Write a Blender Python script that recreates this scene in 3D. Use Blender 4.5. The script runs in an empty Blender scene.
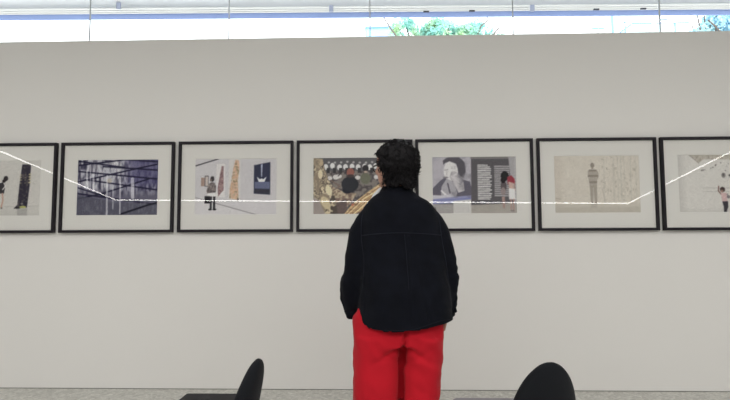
import bpy, bmesh, math, random
import numpy as np
from mathutils import Vector, Matrix, noise
from mathutils.bvhtree import BVHTree

random.seed(7); rng = np.random.default_rng(7)
SC = bpy.context.scene
COL = SC.collection
PI = math.pi

# ------------------------------------------------------------------ camera
F = 505.0
CAM = Vector((0, -3.857, 1.15))
pitch, yaw, roll = math.radians(4.044), math.radians(1.686), math.radians(-0.218)
fw = Vector((-math.sin(yaw)*math.cos(pitch), math.cos(yaw)*math.cos(pitch), math.sin(pitch)))
r0 = Vector((math.cos(yaw), math.sin(yaw), 0)); u0 = r0.cross(fw)
RT = r0*math.cos(roll) + u0*math.sin(roll)
UP = -r0*math.sin(roll) + u0*math.cos(roll)
cd = bpy.data.cameras.new('camera'); cam = bpy.data.objects.new('camera', cd); COL.objects.link(cam)
cd.sensor_width = 36; cd.lens = 36*F/730; cd.clip_end = 200; cd.clip_start = .05
cam.matrix_world = Matrix(((RT.x, UP.x, -fw.x, CAM.x), (RT.y, UP.y, -fw.y, CAM.y), (RT.z, UP.z, -fw.z, CAM.z), (0, 0, 0, 1)))
SC.camera = cam
SC.view_settings.view_transform = 'Standard'; SC.view_settings.look = 'None'
SC.view_settings.gamma = 1; SC.view_settings.exposure = 0; SC.view_settings.use_curve_mapping = False
SC.cycles.use_denoising = True
SC.cycles.max_bounces = 10; SC.cycles.transparent_max_bounces = 12

def at(px, py, Y):
    "the point of the place seen at (px, py) of the photograph at world depth Y"
    d = fw + RT*((px-365)/F) + UP*((200-py)/F)
    return CAM + d*((Y-CAM.y)/d.y)

# ------------------------------------------------------------------ helpers
def s2l(c):
    c = np.asarray(c, float)/255.0
    return np.where(c <= .04045, c/12.92, ((c+.055)/1.055)**2.4)
def lin(r, g, b): return tuple(float(v) for v in s2l((r, g, b))) + (1.0,)

def mat(name, col, rough=.5, spec=.5, metal=0, nscale=0, namt=0, bump=0, bscale=200, sheen=0, **kw):
    m = bpy.data.materials.new(name); m.use_nodes = True
    nt = m.node_tree; b = nt.nodes['Principled BSDF']
    b.inputs['Base Color'].default_value = col; b.inputs['Roughness'].default_value = rough
    b.inputs['Metallic'].default_value = metal; b.inputs['Specular IOR Level'].default_value = spec
    if sheen: b.inputs['Sheen Weight'].default_value = sheen
    tc = nt.nodes.new('ShaderNodeTexCoord')
    if namt:
        n = nt.nodes.new('ShaderNodeTexNoise'); n.inputs['Scale'].default_value = nscale; n.inputs['Detail'].default_value = 5
        nt.links.new(tc.outputs['Object'], n.inputs['Vector'])
        mx = nt.nodes.new('ShaderNodeMix'); mx.data_type = 'RGBA'
        mx.inputs[6].default_value = tuple(c*(1-namt) for c in col[:3])+(1,)
        mx.inputs[7].default_value = tuple(min(1, c*(1+namt)) for c in col[:3])+(1,)
        nt.links.new(n.outputs['Fac'], mx.inputs[0]); nt.links.new(mx.outputs[2], b.inputs['Base Color'])
    if bump:
        n2 = nt.nodes.new('ShaderNodeTexNoise'); n2.inputs['Scale'].default_value = bscale; n2.inputs['Detail'].default_value = 4
        nt.links.new(tc.outputs['Object'], n2.inputs['Vector'])
        bp = nt.nodes.new('ShaderNodeBump'); bp.inputs['Strength'].default_value = bump; bp.inputs['Distance'].default_value = .002
        nt.links.new(n2.outputs['Fac'], bp.inputs['Height']); nt.links.new(bp.outputs['Normal'], b.inputs['Normal'])
    return m

def glass_mat(name, tint=(1, 1, 1, 1), rough=.0, ior=1.5):
    m = bpy.data.materials.new(name); m.use_nodes = True; nt = m.node_tree
    nt.nodes.remove(nt.nodes['Principled BSDF'])
    out = nt.nodes['Material Output']
    t = nt.nodes.new('ShaderNodeBsdfTransparent'); t.inputs[0].default_value = tint
    g = nt.nodes.new('ShaderNodeBsdfGlossy'); g.inputs['Roughness'].default_value = rough
    fr = nt.nodes.new('ShaderNodeFresnel'); fr.inputs[0].default_value = ior
    ge = nt.nodes.new('ShaderNodeNewGeometry')        # the far face of the pane adds no second mirror
    iv = nt.nodes.new('ShaderNodeMath'); iv.operation = 'SUBTRACT'; iv.inputs[0].default_value = 1; nt.links.new(ge.outputs['Backfacing'], iv.inputs[1])
    ml = nt.nodes.new('ShaderNodeMath'); ml.operation = 'MULTIPLY'; nt.links.new(fr.outputs[0], ml.inputs[0]); nt.links.new(iv.outputs[0], ml.inputs[1])
    mx = nt.nodes.new('ShaderNodeMixShader')
    nt.links.new(ml.outputs[0], mx.inputs[0]); nt.links.new(t.outputs[0], mx.inputs[1]); nt.links.new(g.outputs[0], mx.inputs[2])
    nt.links.new(mx.outputs[0], out.inputs[0])
    return m

def emit_mat(name, col, st):
    m = bpy.data.materials.new(name); m.use_nodes = True; nt = m.node_tree
    nt.nodes.remove(nt.nodes['Principled BSDF'])
    e = nt.nodes.new('ShaderNodeEmission'); e.inputs[0].default_value = col; e.inputs[1].default_value = st
    nt.links.new(e.outputs[0], nt.nodes['Material Output'].inputs[0]); return m

def link(name, me, m=None, parent=None, smooth=False):
    o = bpy.data.objects.new(name, me); COL.objects.link(o)
    if m is not None:
        for x in (m if isinstance(m, (list, tuple)) else [m]): me.materials.append(x)
    if parent: o.parent = parent
    if smooth: me.polygons.foreach_set('use_smooth', [True]*len(me.polygons))
    return o
def obj(name, bm, m, parent=None, smooth=False):
    me = bpy.data.meshes.new(name); bmesh.ops.recalc_face_normals(bm, faces=bm.faces[:]); bm.to_mesh(me); bm.free()
    return link(name, me, m, parent, smooth)
def tag(o, label=None, cat=None, group=None, kind=None):
    if label: o['label'] = label
    if cat: o['category'] = cat
    if group: o['group'] = group
    if kind: o['kind'] = kind
    return o
def thing(name, label, cat, loc=(0, 0, 0), rz=0, group=None):
    o = bpy.data.objects.new(name, None); COL.objects.link(o); o.location = loc; o.rotation_euler = (0, 0, rz)
    o.empty_display_size = .1
    return tag(o, label, cat, group)

def box(bm, a, b, bev=0, seg=2):
    x0, y0, z0 = a; x1, y1, z1 = b
    r = bmesh.ops.create_cube(bm, size=1)
    vs = r['verts']
    for v in vs:
        v.co = Vector(((x0+x1)/2+v.co.x*(x1-x0), (y0+y1)/2+v.co.y*(y1-y0), (z0+z1)/2+v.co.z*(z1-z0)))
    if bev:
        es = list({e for v in vs for e in v.link_edges})
        bmesh.ops.bevel(bm, geom=es, offset=bev, segments=seg, affect='EDGES', profile=.5)
    return bm
def bxo(name, a, b, m, parent=None, bev=0):
    return obj(name, box(bmesh.new(), a, b, bev), m, parent)

def loft(bm, rings, closed_ring=True, caps=True):
    vr = [[bm.verts.new(p) for p in ring] for ring in rings]
    n = len(vr[0])
    for a, b in zip(vr, vr[1:]):
        for i in range(n if closed_ring else n-1):
            j = (i+1) % n
            bm.faces.new((a[i], a[j], b[j], b[i]))
    if caps and closed_ring:
        bm.faces.new(vr[0][::-1]); bm.faces.new(vr[-1])
    return bm

def spline(pts, n):
    "Catmull-Rom resample of a list of tuples"
    P = [np.array(p, float) for p in pts]
    P = [2*P[0]-P[1]] + P + [2*P[-1]-P[-2]]
    out = []
    segs = len(P)-3
    for k in range(n):
        t = k/(n-1)*segs; i = min(int(t), segs-1); u = t-i
        a, b, c, d = P[i:i+4]
        out.append(.5*((2*b)+(-a+c)*u+(2*a-5*b+4*c-d)*u*u+(-a+3*b-3*c+d)*u**3))
    return out

def tube(bm, pts, rad, n=10, caps=True):
    "round tube through points; rad a number or one per point (or (ra, rb) pair)"
    pts = [Vector(p) for p in pts]
    if not isinstance(rad, (list, tuple)): rad = [rad]*len(pts)
    rings = []; prev = None
    for i, p in enumerate(pts):
        t = (pts[min(i+1, len(pts)-1)]-pts[max(i-1, 0)]).normalized()
        if prev is None:
            ref = Vector((0, 1, 0)) if abs(t.y) < .9 else Vector((1, 0, 0))
            nx = (ref - t*ref.dot(t)).normalized()
        else:
            nx = (prev - t*prev.dot(t)).normalized()
        prev = nx; bn = t.cross(nx)
        r = rad[i]; ra, rb = (r, r) if not isinstance(r, (tuple, list)) else r
        rings.append([p + nx*(math.cos(2*PI*k/n)*ra) + bn*(math.sin(2*PI*k/n)*rb) for k in range(n)])
    return loft(bm, rings, True, caps)

def ball(bm, c, r, sub=2, M=None):
    res = bmesh.ops.create_icosphere(bm, subdivisions=sub, radius=1)
    r = (r, r, r) if not isinstance(r, (tuple, list)) else r
    for v in res['verts']:
        q = Vector((v.co.x*r[0], v.co.y*r[1], v.co.z*r[2]))
        if M: q = M @ q
        v.co = q + Vector(c)
    return res['verts']

def remesh(bm, vox, smooth=4, fac=.5):
    "fuse closed pieces into one continuous surface"
    bmesh.ops.recalc_face_normals(bm, faces=bm.faces[:])
    me = bpy.data.meshes.new('tmp'); bm.to_mesh(me); bm.free()
    o = bpy.data.objects.new('tmp', me); COL.objects.link(o)
    md = o.modifiers.new('r', 'REMESH'); md.mode = 'VOXEL'; md.voxel_size = vox
    if smooth:
        ms = o.modifiers.new('s', 'SMOOTH'); ms.factor = fac; ms.iterations = smooth
    dg = bpy.context.evaluated_depsgraph_get(); dg.update()
    out = bpy.data.meshes.new_from_object(o.evaluated_get(dg))
    bpy.data.objects.remove(o); bpy.data.meshes.remove(me)
    out.materials.clear()
    return out
def displace(me, fn):
    n = len(me.vertices)
    co = np.empty(n*3); no = np.empty(n*3)
    me.vertices.foreach_get('co', co); me.vertices.foreach_get('normal', no)
    co = co.reshape(-1, 3); no = no.reshape(-1, 3)
    d = np.array([fn(c, nn) for c, nn in zip(co, no)])
    me.vertices.foreach_set('co', (co + no*d[:, None]).ravel()); me.update()

# ------------------------------------------------------------------ materials
M = {}
M['wall'] = mat('white_wall_paint', (.765, .754, .731, 1), .75, .25, nscale=1.3, namt=.012, bump=.08, bscale=260)
M['ceil'] = mat('ceiling_paint', (.5, .49, .48, 1), .9, .2)
M['rear'] = mat('rear_wall_paint', (.10, .10, .10, 1), .9, .1)
M['gap'] = mat('shadow_gap', (.26, .255, .24, 1), .8, .2)
M['frame'] = mat('black_frame_wood', lin(30, 26, 33), .5, .25, nscale=60, namt=.15)
M['mat'] = mat('mat_board', (.80, .79, .755, 1), .9, .1, nscale=300, namt=.02)
M['bevel'] = mat('mat_core', (.86, .85, .82, 1), .9, .1)
M['backing'] = mat('backing_board', (.25, .2, .15, 1), .9, .1)
M['glass'] = glass_mat('picture_glass', ior=1.8)   # both faces of real glass together mirror about 8 percent
M['pane'] = glass_mat('window_glass', tint=(.97, .985, .985, 1), ior=1.45)
M['joint'] = mat('silicone_joint', (.55, .58, .6, 1), .4, .4)
M['led'] = emit_mat('led_light', (1, .99, .96, 1), 11)
M['clip'] = mat('grey_metal', (.3, .3, .31, 1), .4, .5, .6)
M['chair'] = mat('black_chair_fabric', (.0085, .0095, .012, 1), .9, .12, nscale=400, namt=.25, bump=.25, bscale=700, sheen=.05)
M['chair_plastic'] = mat('black_plastic', (.006, .006, .009, 1), .5, .16)
M['tablet'] = mat('grey_laminate', (.15, .14, .165, 1), .3, .5)
M['chrome'] = mat('chair_metal', (.2, .2, .21, 1), .3, .5, .9)
M['skin'] = mat('skin', lin(178, 136, 118), .55, .35, nscale=40, namt=.06)
M['hair'] = mat('dark_curly_hair', (.0042, .0034, .0046, 1), .5, .18, nscale=90, namt=.5)
M['jacket'] = mat('black_denim', (.0036, .0044, .0078, 1), .88, .10, nscale=16, namt=.6, bump=.35, bscale=900, sheen=.02)
M['seam'] = mat('jacket_stitching', (.0135, .015, .0215, 1), .85, .12)
M['trousers'] = mat('red_cotton', lin(182, 23, 38), .8, .12, nscale=12, namt=.06, bump=.3, bscale=600, sheen=.05)
M['shirt'] = mat('white_cotton', (.75, .75, .76, 1), .8, .2)
M['spec'] = mat('dark_acetate', (.02, .014, .012, 1), .25, .5)
M['shoe'] = mat('black_leather', (.02, .02, .02, 1), .4, .5)
M['sole'] = mat('white_rubber', (.6, .59, .56, 1), .7, .3)
M['eye'] = mat('eye_white', (.75, .73, .7, 1), .3, .5)
M['iris'] = mat('iris_brown', (.03, .015, .01, 1), .2, .5)
M['lip'] = mat('lips', lin(160, 95, 90), .5, .3)

# speckled floor
fl = mat('speckled_concrete', (.5, .5, .46, 1), .55, .3)
nt = fl.node_tree; b = nt.nodes['Principled BSDF']
tc = nt.nodes.new('ShaderNodeTexCoord')
vo = nt.nodes.new('ShaderNodeTexVoronoi'); vo.inputs['Scale'].default_value = 38
n1 = nt.nodes.new('ShaderNodeTexNoise'); n1.inputs['Scale'].default_value = 42; n1.inputs['Detail'].default_value = 6; n1.inputs['Roughness'].default_value = .75
n3 = nt.nodes.new('ShaderNodeTexNoise'); n3.inputs['Scale'].default_value = 1.4
for n in (vo, n1, n3): nt.links.new(tc.outputs['Object'], n.inputs['Vector'])
cr = nt.nodes.new('ShaderNodeValToRGB')
cr.color_ramp.elements[0].position = .33; cr.color_ramp.elements[0].color = (.42, .41, .35, 1)
cr.color_ramp.elements[1].position = .66; cr.color_ramp.elements[1].color = (.66, .645, .57, 1)
nt.links.new(n1.outputs['Fac'], cr.inputs[0])
vg = nt.nodes.new('ShaderNodeRGBToBW'); nt.links.new(vo.outputs['Color'], vg.inputs[0])
mx = nt.nodes.new('ShaderNodeMix'); mx.data_type = 'RGBA'; mx.blend_type = 'MULTIPLY'; mx.inputs[0].default_value = .3
nt.links.new(cr.outputs[0], mx.inputs[6]); nt.links.new(vg.outputs[0], mx.inputs[7])
hs = nt.nodes.new('ShaderNodeHueSaturation'); hs.inputs['Saturation'].default_value = .55; hs.inputs['Value'].default_value = 1.15
nt.links.new(mx.outputs[2], hs.inputs['Color']); nt.links.new(hs.outputs[0], b.inputs['Base Color'])
M['floor'] = fl

# print: colours held on the print's own fine grid
pm = bpy.data.materials.new('photo_paper'); pm.use_nodes = True
pb = pm.node_tree.nodes['Principled BSDF']; pa = pm.node_tree.nodes.new('ShaderNodeVertexColor'); pa.layer_name = 'ink'
pb.inputs['Roughness'].default_value = .7; pb.inputs['Specular IOR Level'].default_value = .15
pm.node_tree.links.new(pa.outputs[0], pb.inputs['Base Color'])
M['print'] = pm

# ------------------------------------------------------------------ the setting
ZT = 2.708; RX = 9.4; YR = -7.0; ZC = 3.4
def struct(o): return tag(o, kind='structure')
struct(bxo('floor', (-RX, YR, -.1), (RX, .25, 0), M['floor']))
struct(bxo('ceiling', (-RX-.2, YR-.2, ZC), (RX+.2, .25, ZC+.15), M['ceil']))
struct(bxo('wall_back', (-RX, 0, 0.006), (RX, .22, ZT), M['wall']))
struct(bxo('wall_left', (-RX-.2, YR-.2, 0), (-RX, .25, ZC), M['wall']))
struct(bxo('wall_right', (RX, YR-.2, 0), (RX+.2, .25, ZC), M['wall']))
struct(bxo('wall_rear', (-RX, YR-.2, 0), (RX, YR, ZC), M['rear']))
struct(bxo('shadow_gap_strip', (-RX, .006, 0), (RX, .2, .006), M['gap']))  # no skirting: strip coloured grey as the shade in the gap under the wall
YG = .11
jx = [at(p, 25, YG).x for p in (90, 229, 370, 513, 660)]
step = (jx[-1]-jx[0])/4
jl = [jx[0]-step*k for k in range(5, 0, -1)] + jx + [jx[-1]+step*k for k in range(1, 5)]
jl = [-RX] + [x for x in jl if abs(x) < RX-.2] + [RX]
for i, (a, c) in enumerate(zip(jl, jl[1:])):
    struct(bxo('window_%d' % (i+1), (a+.004, YG-.005, ZT), (c-.004, YG+.005, ZC), M['pane']))
for i, x in enumerate(jl[1:-1]):
    struct(bxo('trim_%d' % (i+1), (x-.004, YG-.006, ZT), (x+.004, YG+.006, ZC), M['joint']))

# ------------------------------------------------------------------ framed photographs: painting the prints
PW, PH, SS = 80, 55, 6
KILL = .62   # how bright a fully white print is under the gallery light
class Canvas:
    def __init__(s, base):
        s.h, s.w = PH*SS, PW*SS
        s.Y, s.X = np.mgrid[0:s.h, 0:s.w]; s.X = (s.X+.5)/SS; s.Y = (s.Y+.5)/SS
        s.A = np.empty((s.h, s.w, 3)); s.A[:] = base
    def fill(s, m, c, a=1.0):
        m = (m*1.0 if m.dtype == bool else m)[..., None]*a
        s.A = s.A*(1-m) + np.asarray(c, float)*m
    def rect(s, x0, y0, x1, y1, c, a=1): s.fill((s.X >= x0) & (s.X < x1) & (s.Y >= y0) & (s.Y < y1), c, a)
    def pmask(s, P):
        m = np.zeros(s.X.shape, bool); n = len(P)
        for i in range(n):
            x0, y0 = P[i]; x1, y1 = P[(i+1) % n]
            if y0 == y1: continue
            c = ((y0 > s.Y) != (y1 > s.Y)) & (s.X < (x1-x0)*(s.Y-y0)/(y1-y0)+x0)
            m ^= c
        return m
    def poly(s, P, c, a=1): s.fill(s.pmask(P), c, a)
    def ell(s, x, y, rx, ry, c, a=1, rot=0):
        dx, dy = s.X-x, s.Y-y; cr_, sr_ = math.cos(rot), math.sin(rot)
        u, v = dx*cr_+dy*sr_, -dx*sr_+dy*cr_
        s.fill((u/rx)**2+(v/ry)**2 < 1, c, a)
    def line(s, P, w, c, a=1):
        for (x0, y0), (x1, y1) in zip(P, P[1:]):
            dx, dy = x1-x0, y1-y0; L = max(dx*dx+dy*dy, 1e-9)
            t = np.clip(((s.X-x0)*dx+(s.Y-y0)*dy)/L, 0, 1)
            s.fill((s.X-x0-t*dx)**2+(s.Y-y0-t*dy)**2 < (w/2)**2, c, a)
    def noise(s, fx, fy, octv=2):
        out = np.zeros(s.X.shape); amp = 1; tot = 0
        for o in range(octv):
            nx, ny = int(fx*2**o)+2, int(fy*2**o)+2
            g = rng.random((ny, nx))
            u = s.X/PW*(nx-1.001); v = s.Y/PH*(ny-1.001)
            i, j = u.astype(int), v.astype(int); a, b_ = u-i, v-j
            a = a*a*(3-2*a); b_ = b_*b_*(3-2*b_)
            out += amp*((g[j, i]*(1-a)+g[j, i+1]*a)*(1-b_)+(g[j+1, i]*(1-a)+g[j+1, i+1]*a)*b_); tot += amp; amp *= .55
        return out/tot
    def mottle(s, m, cols, fx, fy):
        n = s.noise(fx, fy, 3); k = len(cols)
        qs = np.quantile(n[m] if m.any() else n, np.linspace(0, 1, k+1)[1:-1])
        idx = np.digitize(n, qs)
        for i in range(k): s.fill(m & (idx == i), cols[i])
    def result(s):
        h, w = s.h//3, s.w//3
        B = s.A.reshape(h, 3, w, 3, 3).mean((1, 3))
        P = np.pad(B, ((1, 1), (1, 1), (0, 0)), 'edge')          # soft photographic edges, paper grain
        B = (4*B + P[:-2, 1:-1]+P[2:, 1:-1]+P[1:-1, :-2]+P[1:-1, 2:])/8
        return np.clip(B*(1+.035*rng.standard_normal((h, w, 1))), 0, 255)

def ph1():   # dark column sculpture and a walking visitor; px offset: x0=-41.5, y0=160
    c = Canvas((178, 175, 169)); o = lambda x, y: (x+40.6, y-160)
    c.fill(np.clip((c.Y-44)/11, 0, 1)*.35, (158, 157, 150))
    c.line([o(-40, 206), o(0, 206), o(39, 205.5)], .4, (150, 148, 142))
    P = [o(20.2, 164), o(29.2, 164), o(28.6, 185), o(26.8, 207), o(13.5, 208), o(17, 204), o(18.2, 185)]
    m = c.pmask(P)
    c.mottle(m, [(44, 40, 58), (56, 50, 66), (38, 36, 52), (78, 70, 74)], 40, 30)
    for y, s_ in ((174, 1.2), (176.5, 1.6), (179, 1.5), (182, .8)):
        c.ell(*o(28.4, y), 1.3, .7, (186, 172, 120)); c.ell(*o(19.3, y+.6), s_*.8, .5, (170, 158, 116)); c.ell(*o(24, y+.5), .8, .5, (120, 108, 90))
    c.ell(*o(21.5, 203), 1.2, .9, (120, 112, 110)); c.ell(*o(22.5, 206.4), 3.4, 1.1, (165, 168, 70)); c.ell(*o(17, 207.3), 3.2, .8, (44, 42, 46))
    c.poly([o(17, 208.3), o(27, 207.5), o(27, 216), o(17, 216)], (120, 117, 116), .45)
    # visitor
    c.ell(*o(4.4, 178), 2.3, 2.6, (42, 36, 40)); c.ell(*o(2.6, 180.5), 1.8, 1.8, (48, 40, 42))
    c.poly([o(-3, 183), o(2.6, 181.5), o(4.2, 184), o(3.2, 193), o(-3.5, 193)], (52, 48, 54))
    c.line([o(2.6, 182.5), o(4.2, 185.5), o(1.6, 189)], .9, (205, 200, 196))
    c.line([o(1.6, 193), o(2.4, 200), o(1, 206.5)], 1.5, (176, 132, 112)); c.line([o(-1.6, 193), o(-2.2, 206)], 1.6, (168, 126, 108))
    c.ell(*o(1.3, 207.4), 1, .6, (80, 60, 60))
    for x in (-34, -22): c.rect(*o(x, 174), *o(x+8, 188), (150, 140, 132)); 
    c.ell(*o(32.3, 183), .9, .8, (160, 157, 152))
    return c.result()
def ph2():   # crossing dark beams over streaked grey wall
    c = Canvas((88, 86, 104)); o = lambda x, y: ((x-43)/6.16, (y-32)/6.1)
    n = c.noise(38, 7, 3); n2 = c.noise(5, 4, 2)
    c.fill(np.clip((n-.42)*5, 0, 1)*np.clip((37-c.Y)/10, 0, 1), (152, 152, 160), .85)
    c.fill(np.clip((.42-n)*7, 0, 1)*np.clip((40-c.Y)/10, 0, 1), (58, 56, 76), .8)
    c.fill(np.clip((n2-.5)*4, 0, 1)*np.clip((30-c.Y)/20, 0, 1), (176, 176, 176), .55)
    c.fill(np.clip((c.X-42)/14, 0, 1)*np.clip((34-c.Y)/12, 0, 1), (66, 62, 104), .7)
    for p in ([(45, 40), (330, 80)], [(45, 66), (340, 32)], [(45, 102), (540, 152)], [(45, 166), (420, 84), (540, 60)], [(90, 152), (540, 218)],
              [(200, 236), (480, 150)], [(45, 268), (200, 238)], [(45, 236), (540, 306)], [(200, 74), (540, 98)], [(300, 30), (540, 48)], [(45, 200), (260, 268)]):
        c.line([o(*q) for q in p], 1.5, (46, 44, 68), .92)
    c.poly([o(45, 245), o(260, 285), o(540, 300), o(540, 368), o(30, 368)], (78, 78, 92), .75)
    c.fill(np.clip((n-.5)*4, 0, 1)*(c.Y > 40), (104, 104, 116), .5)
    c.line([o(310, 362), o(480, 306), o(540, 292)], 1.8, (48, 46, 62))
    for x, y0, y1, w in ((225, 130, 365, 1.6), (305, 140, 360, 1.2), (262, 200, 330, .8), (120, 60, 200, .7), (380, 150, 260, 3.2), (140, 120, 220, 1.6), (100, 100, 200, 1.4)):
        c.line([o(x, y0), o(x+4, y1)], w, (186, 186, 190), .55)
    c.ell(*o(240, 160), 2.4, 2.4, (150, 140, 120), .6)
    A = c.result(); return np.clip(92+(A-94)*1.4, 0, 255)
def ph3():   # visitor before tall speckled sculptures and a blue screen
    c = Canvas((176, 173, 177)); o = lambda x, y: (x-196, y-159)
    c.poly([o(195, 197), o(256, 214), o(195, 214)], (184, 181, 184)); c.poly([o(195, 196.5), o(256, 214), o(277, 214), o(277, 203)], (180, 177, 181))
    c.line([o(195, 166.3), o(219, 159)], 1.1, (52, 50, 56)); c.line([o(195, 196.6), o(256, 214)], .6, (104, 101, 106))
    c.rect(*o(217, 164), *o(225.5, 197), (190, 186, 186)); c.rect(*o(229, 159), *o(240.5, 200), (186, 182, 178), .8)
    m = c.pmask([o(222, 166), o(224, 166.5), o(224.2, 190), o(221.5, 193), o(219, 196.5), o(218.3, 188), o(220.2, 176)])
    c.mottle(m, [(120, 84, 92), (150, 112, 112), (168, 136, 130), (108, 70, 76)], 60, 34)
    m = c.pmask([o(235.5, 160), o(239, 161), o(239.3, 170), o(238, 180), o(239, 199.5), o(230, 198), o(230.2, 189), o(232, 178), o(233.5, 168)])
    c.mottle(m, [(196, 148, 108), (214, 176, 140), (160, 104, 82), (222, 196, 166), (128, 112, 76)], 66, 40)
    c.rect(*o(237.6, 198), *o(239, 201), (70, 64, 62))
    c.poly([o(253.6, 165.6), o(269.6, 162.6), o(269.6, 194.8), o(253.6, 193.6)], (44, 48, 78))
    c.poly([o(254.5, 182), o(269, 182), o(269, 189), o(254.5, 188.5)], (84, 92, 132)); c.poly([o(260.5, 165), o(262, 164.6), o(261.6, 177), o(260.8, 177)], (150, 160, 190))
    c.poly([o(256.5, 177), o(259.5, 179.5), o(261, 178.8), o(263, 179.5), o(266, 177), o(264, 182), o(258.5, 182)], (206, 212, 224)); c.poly([o(254.5, 189), o(269, 189.5), o(269, 194), o(254.5, 193)], (50, 50, 66))
    c.rect(*o(202, 177.5), *o(206, 186), (150, 118, 104)); c.rect(*o(205.5, 175.5), *o(209.5, 186.5), (96, 92, 96)); c.rect(*o(206.4, 176.5), *o(208.8, 185.6), (176, 160, 152))
    c.line([o(212, 176.6), o(214.6, 176.8)], .7, (70, 68, 72))
    c.ell(*o(213, 179), 2, 2.6, (58, 52, 56)); c.ell(*o(211.6, 180), 1, 1.4, (110, 90, 84))
    m = c.pmask([o(209.5, 184), o(212, 182), o(215, 182.5), o(217, 186), o(216.6, 192), o(208, 193), o(207.4, 190)])
    c.mottle(m, [(74, 68, 72), (120, 108, 106), (92, 78, 80), (140, 126, 120)], 60, 44)
    c.rect(*o(208.6, 193), *o(216.6, 196), (206, 200, 200)); c.rect(*o(205.6, 195.6), *o(211, 203), (34, 32, 36))
    c.rect(*o(210.8, 196), *o(213, 208), (52, 50, 56)); c.rect(*o(214, 196), *o(216.4, 208), (48, 46, 52))
    c.ell(*o(211.3, 208.8), 1.9, .9, (36, 34, 38)); c.ell(*o(215.6, 208.8), 1.9, .9, (36, 34, 38))
    return c.result()
def ph4():   # golden carved wood in the foreground, visitors behind
    c = Canvas((96, 90, 88)); o = lambda x, y: (x-314, y-158)
    allm = np.ones(c.X.shape, bool)
    c.mottle(allm, [(92, 84, 84), (74, 66, 68), (112, 104, 98)], 14, 10)
    c.rect(0, 0, 80, 13, (82, 80, 84))
    for x in range(326, 384, 6):
        c.ell(*o(x+rng.random()*2, 165.5+rng.random()*2), 2.3, 2.8, (192, 192, 190)); c.ell(*o(x+3, 162+rng.random()), 1.2, 1, (150, 148, 148))
        c.rect(*o(x+1, 168), *o(x+4, 173), (54, 52, 56))
    for x in range(330, 390, 9): c.ell(*o(x, 176+rng.random()*3), 2.6, 2, (176, 172, 170))
    c.ell(*o(336, 177), 3, 2.4, (180, 176, 172))
    # carved wood on the left
    m = c.pmask([o(314, 158), o(323, 159), o(325, 168), o(329, 180), o(336, 190), o(338, 214), o(314, 214)])
    c.mottle(m, [(126, 108, 88), (152, 134, 104), (98, 84, 72), (184, 166, 128), (78, 66, 58)], 17, 9)
    c.ell(*o(321, 174), 2.4, 4.5, (192, 176, 138)); c.ell(*o(329, 190), 3, 5, (198, 182, 142), rot=-.3); c.ell(*o(326, 202), 4, 7, (176, 158, 116), rot=-.5)
    c.ell(*o(322, 163), 1.8, 3, (164, 140, 104)); c.poly([o(314, 196), o(320, 200), o(326, 214), o(314, 214)], (134, 122, 116))
    m = c.pmask([o(332, 186), o(345, 192), o(356, 193), o(350, 203), o(342, 210), o(336, 200)])
    c.mottle(m, [(168, 150, 118), (140, 116, 92), (112, 88, 76)], 26, 22)
    c.poly([o(336, 202), o(346, 198), o(347, 212), o(338, 214)], (92, 74, 70))
    c.line([o(331, 180), o(340, 186), o(333, 190)], 1.2, (110, 88, 78)); c.line([o(338, 176), o(342, 172)], .8, (60, 54, 54))
    # golden beams
    m = c.pmask([o(343, 214), o(352, 203), o(366, 192), o(382, 181), o(394, 176), o(394, 190), o(376, 200), o(358, 211), o(352, 214)])
    c.mottle(m, [(196, 156, 96), (170, 128, 78), (212, 180, 122), (138, 98, 62)], 10, 34)
    for k in range(7):
        c.line([o(345+k*2.2, 214-k*.4), o(362+k*2, 197+k*.4), o(393, 178+k*2.2)], .55, [(116, 80, 56), (226, 196, 140), (150, 106, 66)][k % 3])
    c.ell(*o(352, 204), 1.2, 1.2, (190, 90, 60)); c.poly([o(362, 212), o(376, 202), o(394, 194), o(394, 214), o(360, 214)], (74, 66, 68))
    # visitors
    c.ell(*o(349.5, 184), 8.2, 7.4, (40, 42, 50)); c.ell(*o(347, 190), 5, 3, (36, 38, 46)); c.poly([o(344, 178), o(354, 177), o(357.5, 187), o(352, 192), o(342, 188)], (42, 44, 52))
    c.ell(*o(350, 172.4), 3.7, 4.2, (144, 74, 62)); c.ell(*o(350, 176), 3.6, 1.7, (66, 52, 54))
    c.ell(*o(364.5, 178.5), 5, 5.4, (96, 98, 78)); c.ell(*o(364.6, 168.4), 3, 3.2, (44, 42, 46)); c.ell(*o(364.6, 172), 1.8, 1, (170, 140, 122))
    A = c.result(); return np.clip(122+(A-115)*1.06, 0, 255)
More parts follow.
